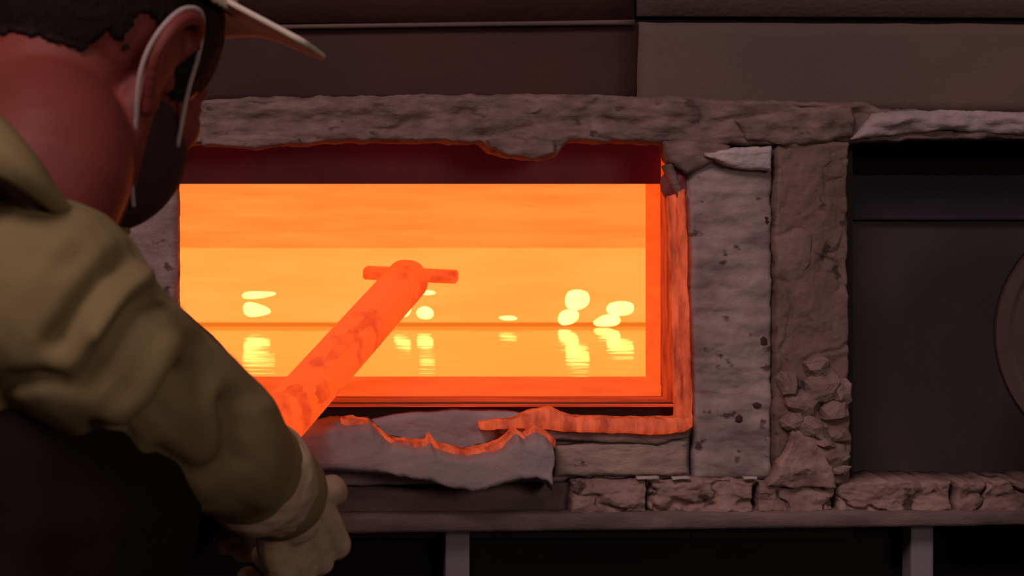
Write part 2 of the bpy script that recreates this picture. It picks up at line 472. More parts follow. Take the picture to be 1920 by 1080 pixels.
slab('mortar_lump', [(1242, 262), (1300, 262), (1370, 272)], [(1250, 300), (1290, 330), (1370, 290)], 1.885, 0.03, M['mortar'], FU, 30, 12, 0.004, (30, 50), 0.006, 0.002, 50, seed=11)
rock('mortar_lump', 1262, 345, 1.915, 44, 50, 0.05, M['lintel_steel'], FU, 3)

# fibre columns beside the mouth
fc = slab('fibre_board', [(1287, 290), (1446, 278)], [(1300, 898), (1446, 898)], 1.895, 0.05, M['fibre'], FU, 40, 130, 0.004, (14, 45), 0.006, 0.0015, 40, seed=12)
fc['label'] = 'pale grey fibre board right of the mouth'
slab('fibre_board', [(FX0, 276), (331, 276)], [(FX0, 800), (334, 800)], 1.893, 0.05, M['fibre'], FU, 120, 90, 0.003, (14, 40), 0.006, 0.0012, 40, seed=13)
slab('torn_blanket', [(1322, 286), (1380, 277), (1448, 276)], [(1322, 292), (1380, 316), (1448, 322)], 1.875, 0.02, M['fibre_white'], FU, 40, 10, 0.004, (30, 50), 0.005, 0.0018, 50, seed=14)

for i, (x, y, w, h) in enumerate([(1432, 640, 16, 22), (1438, 412, 10, 18), (1420, 760, 18, 12), (1386, 785, 14, 16)]):
    rock('char_flake', x, y, 1.889, w, h, 0.003, M['soot_steel'], fc, 80 + i, 1, 0.5)

# rough mortar column with broken chunks
mc = slab('mortar_column', [(1452, 262), (1588, 266)], [(1450, 908), (1592, 908)], 1.885, 0.10, M['column_mortar'], FU, 50, 200, 0.007, (14, 14), 0.008, 0.002, 40, seed=15, crack=0.003, cfreq=9)
chunks = [(1540, 720, 70, 60, .3), (1500, 755, 60, 45, -.3), (1560, 770, 55, 40, .2), (1520, 800, 60, 40, -.5), (1568, 815, 48, 34, .1),
          (1565, 852, 52, 44, .4), (1485, 790, 44, 34, .4), (1572, 880, 36, 22, 0), (1545, 830, 40, 26, -.4), (1530, 690, 50, 40, .1),
          (1575, 735, 36, 50, 0), (1475, 720, 36, 50, .2), (1500, 470, 50, 90, .1), (1560, 430, 48, 80, -.1), (1490, 350, 50, 80, 0),
          (1555, 310, 56, 70, 0), (1545, 560, 60, 90, .1), (1480, 600, 46, 90, -.1), (1550, 640, 50, 50, .2)]
for i, (x, y, w, h, t) in enumerate(chunks):
    big = i >= 12
    rock('mortar_chunk', x, y, 1.885 if big else 1.877, w, h, 0.016 if big else 0.030, M['column_mortar'] if big else M['chunk'], mc, i, 2, 0.35, t)
# heap of fallen mortar at its foot
slab('mortar_heap', [(1490, 800), (1520, 785), (1548, 800)], [(1440, 912), (1510, 915), (1570, 912)], 1.872, 0.03, M['brick'], mc, 36, 36, 0.007, (26, 26), 0.004, 0.005, 30, seed=16)

# recessed dark panel on the right
box_px('panel_shadow', 1580, FX1, 235, 345, 2.04, 0.04, M['black_void'], FU)  # black strip standing in for the shadow above the crossbar
sp = box_px('steel_panel', 1575, FX1, 408, 905, 2.0, 0.03, M['panel_dark'], FU)
sp['label'] = 'dark grey steel panel set back beside the mortar column'
box_px('panel_crossbar', 1575, FX1, 328, 413, 1.985, 0.03, M['panel_navy'], FU)

# ledge: bricks of different lengths along the bottom
ledge = box_px('ledge', FX0, FX1, 912, 968, 1.93, 0.06, M['dark_steel'], FU)
for i, (a, b_) in enumerate([(1068, 1210), (1214, 1411), (1416, 1561), (1566, 1781), (1786, 2010), (2014, 2300), (2304, 2690)]):
    slab('brick', [(a + 2, 901), ((a + b_) / 2, 897), (b_ - 2, 899)], [(a, 962 - i), ((a + b_) / 2, 964 - i), (b_, 960 - i)], 1.886, 0.05, M['brick'], ledge, 80, 28, 0.007, (22, 40), 0.009, 0.0028, 40, seed=20 + i, crack=0.009, cfreq=16)
slab('mortar_skim', [(FX0, 930), (560, 912), (800, 918), (1066, 905)], [(FX0, 975), (560, 970), (1066, 966)], 1.90, 0.04, M['beam'], ledge, 130, 10, 0.005, (14, 30), 0.005, 0.0015, 40, seed=30)
for i, (a, b_) in enumerate([(1195, 1236), (1262, 1294), (1396, 1420)]):
    slab('light_slit', [(a, 895), (b_, 894)], [(a, 900), (b_, 899)], 1.870, 0.01, M['fibre_white'], ledge, 10, 3, 0.001, (60, 60), 0.001, 0.0006, 90, seed=33 + i)  # pale strips standing in for light showing through small gaps

# boards packed under the sill
slab('packing_board', [(560, 792), (690, 792), (745, 778), (830, 772), (950, 772), (1060, 790), (1292, 800)], [(560, 912), (1292, 900)], 1.905, 0.03, M['fibre_grey'], FU, 120, 30, 0.003, (16, 30), 0.004, 0.0012, 40, seed=40)
slab('packing_board', [(1040, 838), (1150, 826), (1290, 818)], [(1040, 893), (1290, 891)], 1.888, 0.03, M['cream_board'], FU, 60, 16, 0.003, (20, 40), 0.004, 0.0012, 50, seed=41)

# hot fibre lining round the mouth, furnace light put into its emission
slab('fibre_lining', [(1256, 368), (1270, 362)], [(1270, 785), (1284, 785)], 1.888, 0.018, M['furnace_lit_fibre'], FU, 5, 90, 0.002, (40, 20), 0.003, 0.0012, 40, seed=50)
slab('fibre_lining', [(1246, 312), (1260, 305)], [(1272, 372), (1283, 366)], 1.884, 0.02, M['mortar'], FU, 5, 20, 0.002, (40, 20), 0.003, 0.001, 40, seed=51)
slab('fibre_lining', [(1271, 360), (1284, 355)], [(1282, 802), (1299, 800)], 1.880, 0.02, M['furnace_lit_fibre'], FU, 5, 90, 0.002, (40, 20), 0.004, 0.0014, 40, seed=52)
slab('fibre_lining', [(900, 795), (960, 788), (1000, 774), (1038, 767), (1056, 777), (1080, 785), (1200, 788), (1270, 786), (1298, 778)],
     [(900, 806), (960, 804), (1030, 806), (1060, 808), (1150, 812), (1230, 815), (1280, 810), (1298, 800)], 1.876, 0.03, M['furnace_lit_fibre'], FU, 120, 8, 0.003, (20, 60), 0.005, 0.0012, 50, seed=53)
slab('fibre_lining', [(930, 800), (1100, 806), (1296, 800)], [(940, 816), (1100, 828), (1230, 836), (1292, 818)], 1.885, 0.025, M['mortar'], FU, 80, 10, 0.003, (20, 60), 0.004, 0.0012, 50, seed=54)

# ------------------------------------------------------------------ stand under the furnace
stand = empty('furnace_stand', (0.3, 1.9, 0.0))
tag(stand, 'steel stand with long flat beam and upright legs under the furnace', 'stand')
a0, a1 = W(FX0, 0, 1.86).x, W(FX1, 0, 1.86).x
slab('beam', [(FX0, 974), (600, 968), (1300, 962), (FX1, 955)], [(FX0, 1008), (640, 1000), (1920, 985), (FX1, 978)], 1.868, 0.09, M['beam'], stand, 260, 5, 0.0015, (20, 60), 0.002, 0.0004, 60, seed=60)
for (x0, x1) in ((-760, -716), (835, 881), (1708, 1751), (2600, 2644)):
    p0, p1 = W(x0, 0, 1.90), W(x1, 0, 1.90)
    box_world('leg', p0.x, p1.x, 1.90, 1.93, 0.0, 0.935, M['leg_steel'], stand)
    box_world('leg', p0.x, p1.x, 2.85, 2.88, 0.0, 0.84, M['leg_steel'], stand)

# ------------------------------------------------------------------ molten glass and burner flames
g = box_world('molten_glass', -0.499, 1.149, 2.092, 2.842, 0.965, z_glass, M['molten_glass'], None, 0)
tag(g, 'glowing molten glass pool mirroring the back wall inside the furnace', 'molten glass')

def flame(polys, label, seed):
    """a flame standing a little in front of the back wall: rounded lobes joined into one mesh"""
    bm = bmesh.new()
    for k, pts in enumerate(polys):
        d = 2.825
        cx = sum(p[0] for p in pts) / len(pts); cy = sum(p[1] for p in pts) / len(pts)
        rings = []
        for (s, dy) in ((0.55, -0.018), (0.9, -0.012), (1.0, 0.0), (0.95, 0.03)):
            ring = []
            n = len(pts)
            for i in range(n):
                for q in range(5):
                    t = q / 5                      # closed quadratic B-spline: no corners
                    a_, b_, c_ = pts[i - 1], pts[i], pts[(i + 1) % n]
                    k0, k1, k2 = (1 - t) ** 2 / 2, 0.5 + t * (1 - t), t * t / 2
                    x = a_[0] * k0 + b_[0] * k1 + c_[0] * k2
                    y = a_[1] * k0 + b_[1] * k1 + c_[1] * k2
                    x, y = cx + (x - cx) * 1.08, cy + (y - cy) * 1.08
                    w = W(cx + (x - cx) * s, cy + (y - cy) * s, d)
                    ring.append(bm.verts.new((w.x, d + dy, w.z)))
            rings.append(ring)
        for a, b2 in zip(rings, rings[1:]):
            for i in range(len(a)):
                j = (i + 1) % len(a)
                bm.faces.new((a[i], a[j], b2[j], b2[i]))
        bm.faces.new(rings[0][::-1])
        bm.faces.new(rings[-1])
    bmesh.ops.recalc_face_normals(bm, faces=bm.faces)
    me = bpy.data.meshes.new('burner_flame')
    bm.to_mesh(me)
    bm.free()
    o = link_mesh('burner_flame', me, M['flame'])
    tag(o, label, 'flame', 'burner flames along the back wall')

flame([[(456, 548), (502, 549), (520, 551), (495, 558), (456, 561)]],
      'thin pale flame streak nearest the worker, above a wider one', 1)
flame([[(456, 568), (480, 570), (512, 584), (490, 592), (460, 594)]],
      'wedge of pale flame nearest the worker, below a thin streak', 1)
flame([[(738, 590), (755, 577), (772, 575), (766, 593), (742, 595)]],
      'small slanting yellow flame touching the glowing pole', 2)
flame([[(788, 546), (818, 547), (812, 552), (788, 552)]],
      'thin short flame streak right under the right half of the crossbar', 2)
flame([[(782, 586), (792, 577), (806, 577), (813, 587), (808, 598), (786, 597)]],
      'small rounded yellow flame just right of the slanting flame by the pole', 3)
flame([[(1064, 560), (1072, 546), (1098, 545), (1106, 560), (1096, 578), (1066, 582)], [(1052, 590), (1066, 582), (1086, 584), (1080, 604), (1050, 611)]],
      'largest white-yellow flame, with a tail hanging below it', 4)
flame([[(1144, 570), (1180, 566), (1188, 574), (1182, 590), (1142, 592)], [(1116, 606), (1136, 592), (1162, 592), (1160, 610), (1120, 612)]],
      'wide yellow flame beside the right jamb of the mouth', 5)
flame([[(936, 597), (952, 594), (970, 595), (966, 599), (946, 600)]],
      'tiny faint flame alone midway between the pole and the largest flame', 6)

# ------------------------------------------------------------------ loose ceramic blankets on the ledge
bl = slab('ceramic_blanket', [(520, 800), (560, 795), (660, 792), (690, 798), (712, 815), (735, 833), (780, 838), (800, 836), (808, 824), (818, 838), (850, 850), (875, 855),
                              (900, 850), (940, 838), (955, 826), (968, 812), (985, 826), (1004, 810), (1022, 818), (1040, 832)],
          [(520, 870), (600, 884), (660, 884), (735, 890), (790, 902), (850, 914), (880, 918), (920, 912), (960, 900), (1000, 900), (1020, 906), (1036, 922)],
          1.845, 0.055, M['fibre_grey'], None, 200, 13, 0.003, (14, 24), 0.024, 0.0034, 42, seed=70, lean=0.008)
tag(bl, 'torn pale ceramic fibre blanket hanging over the ledge below the sill', 'blanket')

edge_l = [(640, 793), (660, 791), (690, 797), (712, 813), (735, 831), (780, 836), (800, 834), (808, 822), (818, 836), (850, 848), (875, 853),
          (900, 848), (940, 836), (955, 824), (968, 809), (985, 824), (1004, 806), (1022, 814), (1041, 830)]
slab('lit_edge', [(x, y - 5) for x, y in edge_l], [(x, y + 9) for x, y in edge_l], 1.853, 0.03, M['furnace_lit_fibre'], bl, 150, 5, 0.002, (30, 60), 0.004, 0.0016, 60, seed=71)  # emissive strip painting furnace light onto the blanket's top rim

# ------------------------------------------------------------------ round drum at the right edge
dr = empty('round_drum', W(2130, 900, 1.66))
tag(dr, 'black round drum with a brown rim cut off by the right edge', 'drum')
dc = W(2130, 640, 1.66)
rot = Matrix.Translation(dc) @ Matrix.Rotation(R(-40), 4, 'Z') @ Matrix.Scale(0.93, 4)
def lathe(name, prof, mat, parent, mtx, seg=64):
    verts, faces = [], []
    for (r, y) in prof:
        for k in range(seg):
            an = 2 * math.pi * k / seg
            verts.append(mtx @ Vector((r * math.cos(an), y, r * math.sin(an))))
    n = len(prof)
    for i in range(n - 1):
        for k in range(seg):
            faces.append([i * seg + k, i * seg + (k + 1) % seg, (i + 1) * seg + (k + 1) % seg, (i + 1) * seg + k])
    faces.append([k for k in range(seg)])
    faces.append([(n - 1) * seg + k for k in range(seg)])
    return mesh(name, verts, faces, mat, parent, smooth=False)
lathe('drum_body', [(0.120, 0.0), (0.152, 0.0), (0.158, 0.006), (0.158, 0.10), (0.14, 0.11)], M['drum_black'], dr, rot)
lathe('rim', [(0.132, -0.006), (0.136, -0.010), (0.150, -0.010), (0.154, -0.004), (0.152, 0.006), (0.132, 0.006)], M['drum_rim'], dr, rot)
lathe('face_plate', [(0.03, -0.001), (0.10, -0.002), (0.126, 0.004), (0.126, 0.01)], M['drum_face'], dr, rot)
lathe('hub', [(0.012, -0.02), (0.022, -0.02), (0.026, -0.012), (0.028, 0.004)], M['drum_black'], dr, rot)
box_world('foot', dc.x - 0.06, dc.x + 0.06, dc.y + 0.01, dc.y + 0.10, 0.0, dc.z - 0.14, M['dark_steel'], dr)

# ------------------------------------------------------------------ the glowing scraper
t_far, t_dir = Vector((0.1594, 2.15, 1.2262)), Vector((0.1404, 0.29, 0.1162))
def tool_at(d):
    return t_far + t_dir * ((d - 2.15) / 0.29)
tool = empty('scraper_tool', tool_at(1.5))
tag(tool, 'thick red-hot scraper pole with flat crossbar reaching into the furnace', 'tool')
P = [tool_at(1.72 + (2.13 - 1.72) * i / 30) for i in range(31)]
v, f = tube_raw(P + [tool_at(2.145)], [0.0298] * 31 + [0.022], 28)
mesh('pole', v, f, M['tool_hot'], tool, True)
v, f = tube_raw([tool_at(1.45 + (1.73 - 1.45) * i / 20) for i in range(21)], [0.0292] * 21, 28)
mesh('handle', v, f, M['dark_steel'], tool, True)
# crust of scale, standing a little proud of the pole
ax = t_dir.normalized()
side = ax.cross(Vector((0, 0, 1))).normalized()
upv = side.cross(ax).normalized()
for i, (d, an, ln, wd) in enumerate([(1.91, -0.2, .055, .008), (1.975, -0.12, .04, .006), (1.83, 0.5, .02, .012), (1.80, -.4, .016, .010)]):
    c = tool_at(d)
    toward = (Vector((0, 0, CAM_Z)) - c).normalized()
    base_ = (toward - ax * toward.dot(ax)).normalized()
    n_ = base_ * math.cos(an) + ax.cross(base_) * math.sin(an)
    tg = ax.cross(n_)
    bm = bmesh.new()
    bmesh.ops.create_icosphere(bm, subdivisions=2, radius=1)
    for vv in bm.verts:
        q = vv.co * (1 + 0.35 * noise.noise(vv.co * 2.2 + Vector((i * 4, 0, 0))))
        vv.co = c + n_ * (0.0290 + q.z * 0.0014) + ax * q.x * ln + tg * q.y * wd
    me = bpy.data.meshes.new('scale_patch')
    bm.to_mesh(me); bm.free()
    link_mesh('scale_patch', me, M['tool_scale'], tool, smooth=True)
# crossbar blade
A, B = W(684, 511, 2.15), W(858, 519, 2.13)
def bar(name, a, b, h, dep, mat):
    t = (b - a).normalized()
    up = Vector((0, 0, 1)); up = (up - t * up.dot(t)).normalized()
    dp = t.cross(up)
    vs_ = []
    for p in (a, b):
        for s1, s2 in ((-1, -1), (1, -1), (1, 1), (-1, 1)):
            vs_.append(p + up * h / 2 * s1 + dp * dep / 2 * s2)
    me = bpy.data.meshes.new(name)
    me.from_pydata([tuple(x) for x in vs_], [], [(0, 1, 2, 3), (4, 5, 6, 7), (0, 1, 5, 4), (1, 2, 6, 5), (2, 3, 7, 6), (3, 0, 4, 7)])
    bm = bmesh.new(); bm.from_mesh(me)
    bmesh.ops.recalc_face_normals(bm, faces=bm.faces)
    bmesh.ops.bevel(bm, geom=list(bm.edges), offset=0.002, segments=2, affect='EDGES')
    bm.to_mesh(me); bm.free()
    return link_mesh(name, me, mat, tool)
bar('crossbar', A, B, 0.0165, 0.05, M['tool_hot'])
bar('slot', W(688, 516, 2.122), W(705, 517, 2.122), 0.006, 0.006, M['tool_scale'])
bar('slot', W(806, 523, 2.103), W(848, 523, 2.103), 0.007, 0.006, M['tool_scale'])

# ------------------------------------------------------------------ the worker
# head frame: x forward, y left, z up, origin midway between the ears
PSI, NOD, ROLL = R(30), R(24), R(9)
fv = Vector((math.sin(PSI) * math.cos(NOD), math.cos(PSI) * math.cos(NOD), -math.sin(NOD)))
rv = Vector((math.cos(PSI), -math.sin(PSI), 0))
uv = rv.cross(fv)
fq = Matrix.Rotation(ROLL, 3, fv)          # lean the crown to the worker's right
rv, uv = fq @ rv, fq @ uv
HEADROT = Matrix((fv, -rv, uv)).transposed()
ear_c = W(303, 128, 1.13)
head_o = ear_c - HEADROT @ Vector((0.0, -0.076, 0.0))
def H(x, y, z):
    return head_o + HEADROT @ Vector((x, y, z))

neck_b = W(10, 400, 1.09)
sh_r = W(110, 585, 1.03)
sh_l = W(105, 545, 1.33)
el_r = W(375, 815, 1.20)
wr_r = W(532, 930, 1.33)
el_l = W(350, 752, 1.47)
wr_l = W(345, 880, 1.54)
chest = (sh_r + sh_l) / 2 + Vector((-0.05, 0, -0.06))
pelvis = Vector((-0.33, 1.16, 0.90))
hip_r, hip_l = pelvis + Vector((-0.02, -0.09, -0.04)), pelvis + Vector((0.0, 0.09, -0.04))
kn_r, kn_l = Vector((-0.32, 1.02, 0.48)), Vector((-0.20, 1.30, 0.48))
an_r, an_l = Vector((-0.38, 1.0, 0.08)), Vector((-0.26, 1.34, 0.08))

class Soup:
    """closed shapes collected for one voxel union"""
    def __init__(self):
        self.v, self.f = [], []
    def add(self, v, f):
        o = len(self.v)
        self.v += [tuple(x) for x in v]
        self.f += [[i + o for i in q] for q in f]
    def ball(self, c, r, rot=None, seg=20):
        bm = bmesh.new()
        bmesh.ops.create_uvsphere(bm, u_segments=seg, v_segments=seg // 2 + 2, radius=1)
        vs_ = []
        r = Vector(r) if not isinstance(r, (int, float)) else Vector((r, r, r))
        for x in bm.verts:
            q = Vector((x.co.x * r.x, x.co.y * r.y, x.co.z * r.z))
            vs_.append(Vector(c) + (rot @ q if rot else q))
        fs = [[x.index for x in q.verts] for q in bm.faces]
        bm.free()
        self.add(vs_, fs)
    def limb(self, pts, radii, seg=18, sub=5):
        P, Q = smooth_path([Vector(p) for p in pts], radii, sub)
        self.add(*tube_raw(P, Q, seg))
        self.ball(P[0], Q[0] * 0.99, seg=16)
        self.ball(P[-1], Q[-1] * 0.99, seg=16)
    def build(self, name, voxel, smooth_it, mat, parent=None, shape=None, origin=None):
        me = bpy.data.meshes.new(name + '_raw')
        me.from_pydata(self.v, [], self.f)
        bm = bmesh.new(); bm.from_mesh(me)
        bmesh.ops.recalc_face_normals(bm, faces=bm.faces)
        bm.to_mesh(me); bm.free()
        o = bpy.data.objects.new(name + '_raw', me)
        col.objects.link(o)
        md = o.modifiers.new('r', 'REMESH'); md.mode = 'VOXEL'; md.voxel_size = voxel
        if smooth_it:
            ms = o.modifiers.new('s', 'SMOOTH'); ms.factor = 0.5; ms.iterations = smooth_it
        dg = bpy.context.evaluated_depsgraph_get()
        out = bpy.data.meshes.new_from_object(o.evaluated_get(dg))
        bpy.data.objects.remove(o)
        bpy.data.meshes.remove(me)
        out.name = name
        if shape:
            out.update()
            nrm = [Vector(x.normal) for x in out.vertices]
            for i, x in enumerate(out.vertices):
                x.co = x.co + nrm[i] * shape(x.co.copy(), nrm[i])
            out.update()
        return link_mesh(name, out, mat, parent, origin, smooth=True)

# body: one continuous figure
s = Soup()
HB = lambda c, r: s.ball(H(*c), r, HEADROT, 28)
HB((0.012, 0, 0.042), (0.098, 0.076, 0.088))          # cranium
HB((0.050, 0, -0.025), (0.052, 0.058, 0.075))         # face
HB((0.068, 0, -0.080), (0.030, 0.034, 0.030))         # chin
HB((0.098, 0, 0.025), (0.014, 0.045, 0.018))          # brow
for sy in (-1, 1):
    HB((0.072, sy * 0.045, -0.015), (0.026, 0.020, 0.022))   # cheekbone
    HB((0.095, sy * 0.031, 0.008), (0.012, 0.016, 0.010))    # eyelid
    s.limb([H(0.008, sy * 0.060, -0.01), H(0.012, sy * 0.056, -0.055), H(0.055, sy * 0.034, -0.090), H(0.085, 0, -0.100)], [0.014, 0.018, 0.016, 0.015])
    # ear: shell, rim, lobe, tragus
    e = lambda x, y, z: H(x, sy * (0.074 + y), z)
    s.limb([e(0.012, 0.000, 0.012), e(0.016, 0.008, 0.030), e(0.004, 0.016, 0.040), e(-0.014, 0.020, 0.036), e(-0.026, 0.020, 0.020),
            e(-0.026, 0.016, 0.0), e(-0.016, 0.010, -0.016), e(-0.004, 0.005, -0.027)], [0.0048, 0.0052, 0.0058, 0.0058, 0.0055, 0.005, 0.0048, 0.006], 10, 6)
    s.ball(e(-0.008, 0.008, 0.008), (0.022, 0.0055, 0.033), HEADROT @ Matrix.Rotation(-sy * 0.30, 3, 'Z'))
    s.ball(e(0.0, 0.004, -0.028), (0.009, 0.006, 0.010), HEADROT)
    s.ball(e(0.012, 0.002, -0.006), (0.006, 0.006, 0.009), HEADROT)
s.limb([H(0.100, 0, 0.018), H(0.114, 0, -0.008), H(0.122, 0, -0.030)], [0.008, 0.010, 0.013])   # nose
HB((0.110, 0, -0.036), (0.012, 0.017, 0.009))
HB((0.097, 0, -0.058), (0.010, 0.024, 0.007)); HB((0.094, 0, -0.070), (0.010, 0.021, 0.007))     # lips
s.limb([H(-0.012, 0, -0.01), H(-0.020, 0, -0.055), neck_b + Vector((0.03, 0, 0.03)), neck_b + Vector((-0.02, 0, -0.05))], [0.052, 0.054, 0.060, 0.060], 40, 8)
s.limb([neck_b + Vector((-0.03, 0, -0.06)), chest, (chest + pelvis) / 2, pelvis], [0.07, 0.120, 0.125, 0.13])
s.limb([neck_b + Vector((-.02, 0, -0.05)), sh_r, (sh_r + el_r) / 2, el_r, (el_r + wr_r) / 2, wr_r], [0.045, 0.036, 0.036, 0.034, 0.034, 0.026])
s.limb([neck_b + Vector((-.02, 0, -0.05)), sh_l, (sh_l + el_l) / 2, el_l, (el_l + wr_l) / 2, wr_l], [0.05, 0.046, 0.042, 0.037, 0.034, 0.026])
for hip, kn, an in ((hip_r, kn_r, an_r), (hip_l, kn_l, an_l)):
    s.limb([hip, (hip + kn) / 2, kn, (kn * 0.6 + an * 0.4), an], [0.085, 0.075, 0.055, 0.055, 0.036])

# hands: palm, four unequal bent fingers, thumb at the side of the palm
def hand_shapes(soup, wrist, palm_dir, palm_nrm, thumb_side, curl, scale=1.0, grow=0.0, splay=0.08):
    d = palm_dir.normalized()
    n = (palm_nrm - d * palm_nrm.dot(d)).normalized()     # the palm faces n
    t = d.cross(n) * thumb_side                            # towards the thumb
    L = 0.095 * scale
    soup.limb([wrist, wrist + d * 0.02], [0.027 + grow, 0.028 + grow], 14, 3)
    for k in range(4):
        o_ = (1.5 - k) / 1.5
        soup.limb([wrist + d * 0.01 + t * o_ * 0.016, wrist + d * L * 0.6 + t * o_ * 0.028 * scale, wrist + d * L + t * o_ * 0.032 * scale], [0.018 + grow, 0.0135 + grow, 0.011 + grow], 12, 4)
    tips = []
    for k, ln in enumerate((0.072, 0.080, 0.074, 0.058)):
        o_ = (1.5 - k) / 1.5
        p = wrist + d * L + t * o_ * 0.032 * scale
        ang = 0.25
        pts, rad = [p], [0.0100 + grow]
        for q, seg_l in enumerate((0.45, 0.30, 0.25)):
            ang += curl[min(q, len(curl) - 1)] * (1 + 0.06 * k)
            dirv = d * math.cos(ang) + n * math.sin(ang) + t * o_ * splay * (1 - q * 0.3)
            p = p + dirv.normalized() * ln * seg_l * scale
            pts.append(p)
            rad.append(0.0095 - 0.0009 * q + grow)
        soup.limb(pts, rad, 12, 4)
        tips.append(p)
    p0 = wrist + d * 0.022 + t * 0.020
    p1 = p0 + (d * 0.55 + t * 0.75 + n * 0.25) * 0.038 * scale
    p2 = p1 + (d * 0.75 + t * 0.35 + n * 0.55) * 0.032 * scale
    p3 = p2 + (d * 0.6 - t * 0.05 + n * 0.8) * 0.024 * scale
    soup.limb([p0, p1, p2, p3], [0.015 + grow, 0.0125 + grow, 0.0105 + grow, 0.009 + grow], 12, 4)

hand_r = dict(wrist=wr_r, palm_dir=W(572, 1035, 1.37) - wr_r, palm_nrm=Vector((-0.51, 0.69, 0.17)), thumb_side=1, curl=(0.5, 0.7, 0.5), splay=0.2)
tdirn = t_dir.normalized()
wl = tool_at(1.655) + Vector((0.0, -0.05, -0.0))
grip = tool_at(1.60)
hand_l = dict(wrist=wr_l, palm_dir=(grip + Vector((0.02, -0.03, 0.045))) - wr_l, palm_nrm=grip - wr_l + Vector((0, 0, -0.12)), thumb_side=-1, curl=(0.75, 0.95, 0.7))
hand_shapes(s, grow=-0.0015, **hand_r)
hand_shapes(s, grow=-0.0015, **hand_l)
person = s.build('person', 0.0032, 2, M['skin'], None, origin=(-0.32, 1.17, 0.0))
tag(person, 'worker in khaki jacket and cream cap leaning towards the furnace mouth', 'person')
PE = person

# hair: close-cropped cap over the skull
def shell(name, c, r, keep, off, mat, seg=(72, 48), thick=0.004, rough=0.0):
    verts, faces, ids = [], [], {}
    for j in range(seg[1] + 1):
        th = math.pi * j / seg[1]
        for i in range(seg[0]):
            ph = 2 * math.pi * i / seg[0]
            n = Vector((math.sin(th) * math.cos(ph), math.sin(th) * math.sin(ph), math.cos(th)))
            ids[i, j] = len(verts)
            rr = 1 + rough * noise.noise(n * 30)
            verts.append(Vector((c[0] + n.x * (r[0] + off) * rr, c[1] + n.y * (r[1] + off) * rr, c[2] + n.z * (r[2] + off) * rr)))
    for j in range(seg[1]):
        for i in range(seg[0]):
            q = [ids[i, j], ids[(i + 1) % seg[0], j], ids[(i + 1) % seg[0], j + 1], ids[i, j + 1]]
            m_ = sum((verts[k] for k in q), Vector()) / 4
            if keep(m_):
                faces.append(q)
    used = sorted({k for q in faces for k in q}); rm = {o: k for k, o in enumerate(used)}
    o = mesh(name, [H(*verts[k]) for k in used], [[rm[k] for k in q] for q in faces], mat, PE, True)
    so = o.modifiers.new('thickness', 'SOLIDIFY'); so.thickness = thick; so.offset = -1
    return o

def hair_keep(p):
    wob = 0.003 * noise.noise(p * 120)
    if p.z < -0.035: return False
    if abs(p.y) > 0.0815 or (abs(p.y) > 0.060 and -0.034 < p.x < 0.020 and p.z < 0.028 + wob): return False   # the ears stay bare
    if p.x > 0.085: return p.z > 0.07 + wob
    if p.x > 0.050: return p.z > 0.030 - (0.085 - p.x) * 0.9 + wob
    if p.x > 0.020: return p.z > -0.004 + wob
    return p.z > (0.004 if p.x > -0.045 else -0.016) + wob
# grown from the scalp itself: the scalp's faces lifted off the skin along their normals
inv = HEADROT.transposed()
pm = person.data
keep_f = []
for q in pm.polygons:
    c_ = inv @ (Vector(q.center) + person.location - head_o)
    if c_.length < 0.2 and hair_keep(c_):
        keep_f.append(list(q.vertices))
used = sorted({k for q in keep_f for k in q}); rm = {o: k for k, o in enumerate(used)}
hv = []
for k in used:
    x = pm.vertices[k]
    w_ = Vector(x.co) + person.location
    hv.append(w_ + Vector(x.normal) * (0.0035 + 0.0012 * noise.noise(w_ * 220)))
hair = mesh('hair', hv, [[rm[k] for k in q] for q in keep_f], M['hair'], PE, True)
so = hair.modifiers.new('thickness', 'SOLIDIFY'); so.thickness = 0.005; so.offset = -1

# cream cap: crown band, crown and curved brim
def cap_keep(p):
    return p.z > 0.109 + 0.18 * (p.x - 0.1) - 0.32 * abs(p.y)
cap = shell('cap', (0.012, 0, 0.042), (0.098, 0.076, 0.088), cap_keep, 0.014, M['cream_cap'], (160, 140), 0.003)
verts, faces = [], []
NB, MB_ = 40, 10
for i in range(NB + 1):
    a = -R(80) + R(160) * i / NB
    for j in range(MB_ + 1):
        t = j / MB_
        x0, y0 = 0.012 + 0.075 * math.cos(a), 0.065 * math.sin(a)
        x1, y1 = 0.02 + 0.172 * math.cos(a), 0.152 * math.sin(a)
        x, y = x0 + (x1 - x0) * t, y0 + (y1 - y0) * t
        z = 0.115 + 0.18 * (x - 0.1) - 0.32 * math.sqrt(y * y + 0.0004)
        verts.append(H(x, y, z))
for i in range(NB):
    for j in range(MB_):
        k = i * (MB_ + 1) + j
        faces.append([k, k + 1, k + MB_ + 2, k + MB_ + 1])
br = mesh('brim', verts, faces, M['cream_cap'], cap, True)
so = br.modifiers.new('thickness', 'SOLIDIFY'); so.thickness = 0.004; so.offset = 0

# dark mask with two pale ear loops
mk = shell('face_mask', (0.048, 0, -0.048), (0.078, 0.0685, 0.070), lambda p: p.x > 0.028 and p.z < -0.012 + 0.25 * p.x, 0.0, M['mask'], (64, 48), 0.003)
for sy in (-1, 1):
    e = lambda x, y, z: H(x, sy * y, z)
    tube('ear_loop', [e(0.062, 0.066, -0.036), e(0.044, 0.071, 0.0), e(0.028, 0.079, 0.032), e(0.0, 0.092, 0.047), e(-0.022, 0.092, 0.038),
                      e(-0.030, 0.086, 0.012), e(-0.024, 0.080, -0.015), e(0.0, 0.073, -0.045), e(0.030, 0.062, -0.075), e(0.052, 0.056, -0.092)], 0.0019, M['strap'], mk, 8, 6)

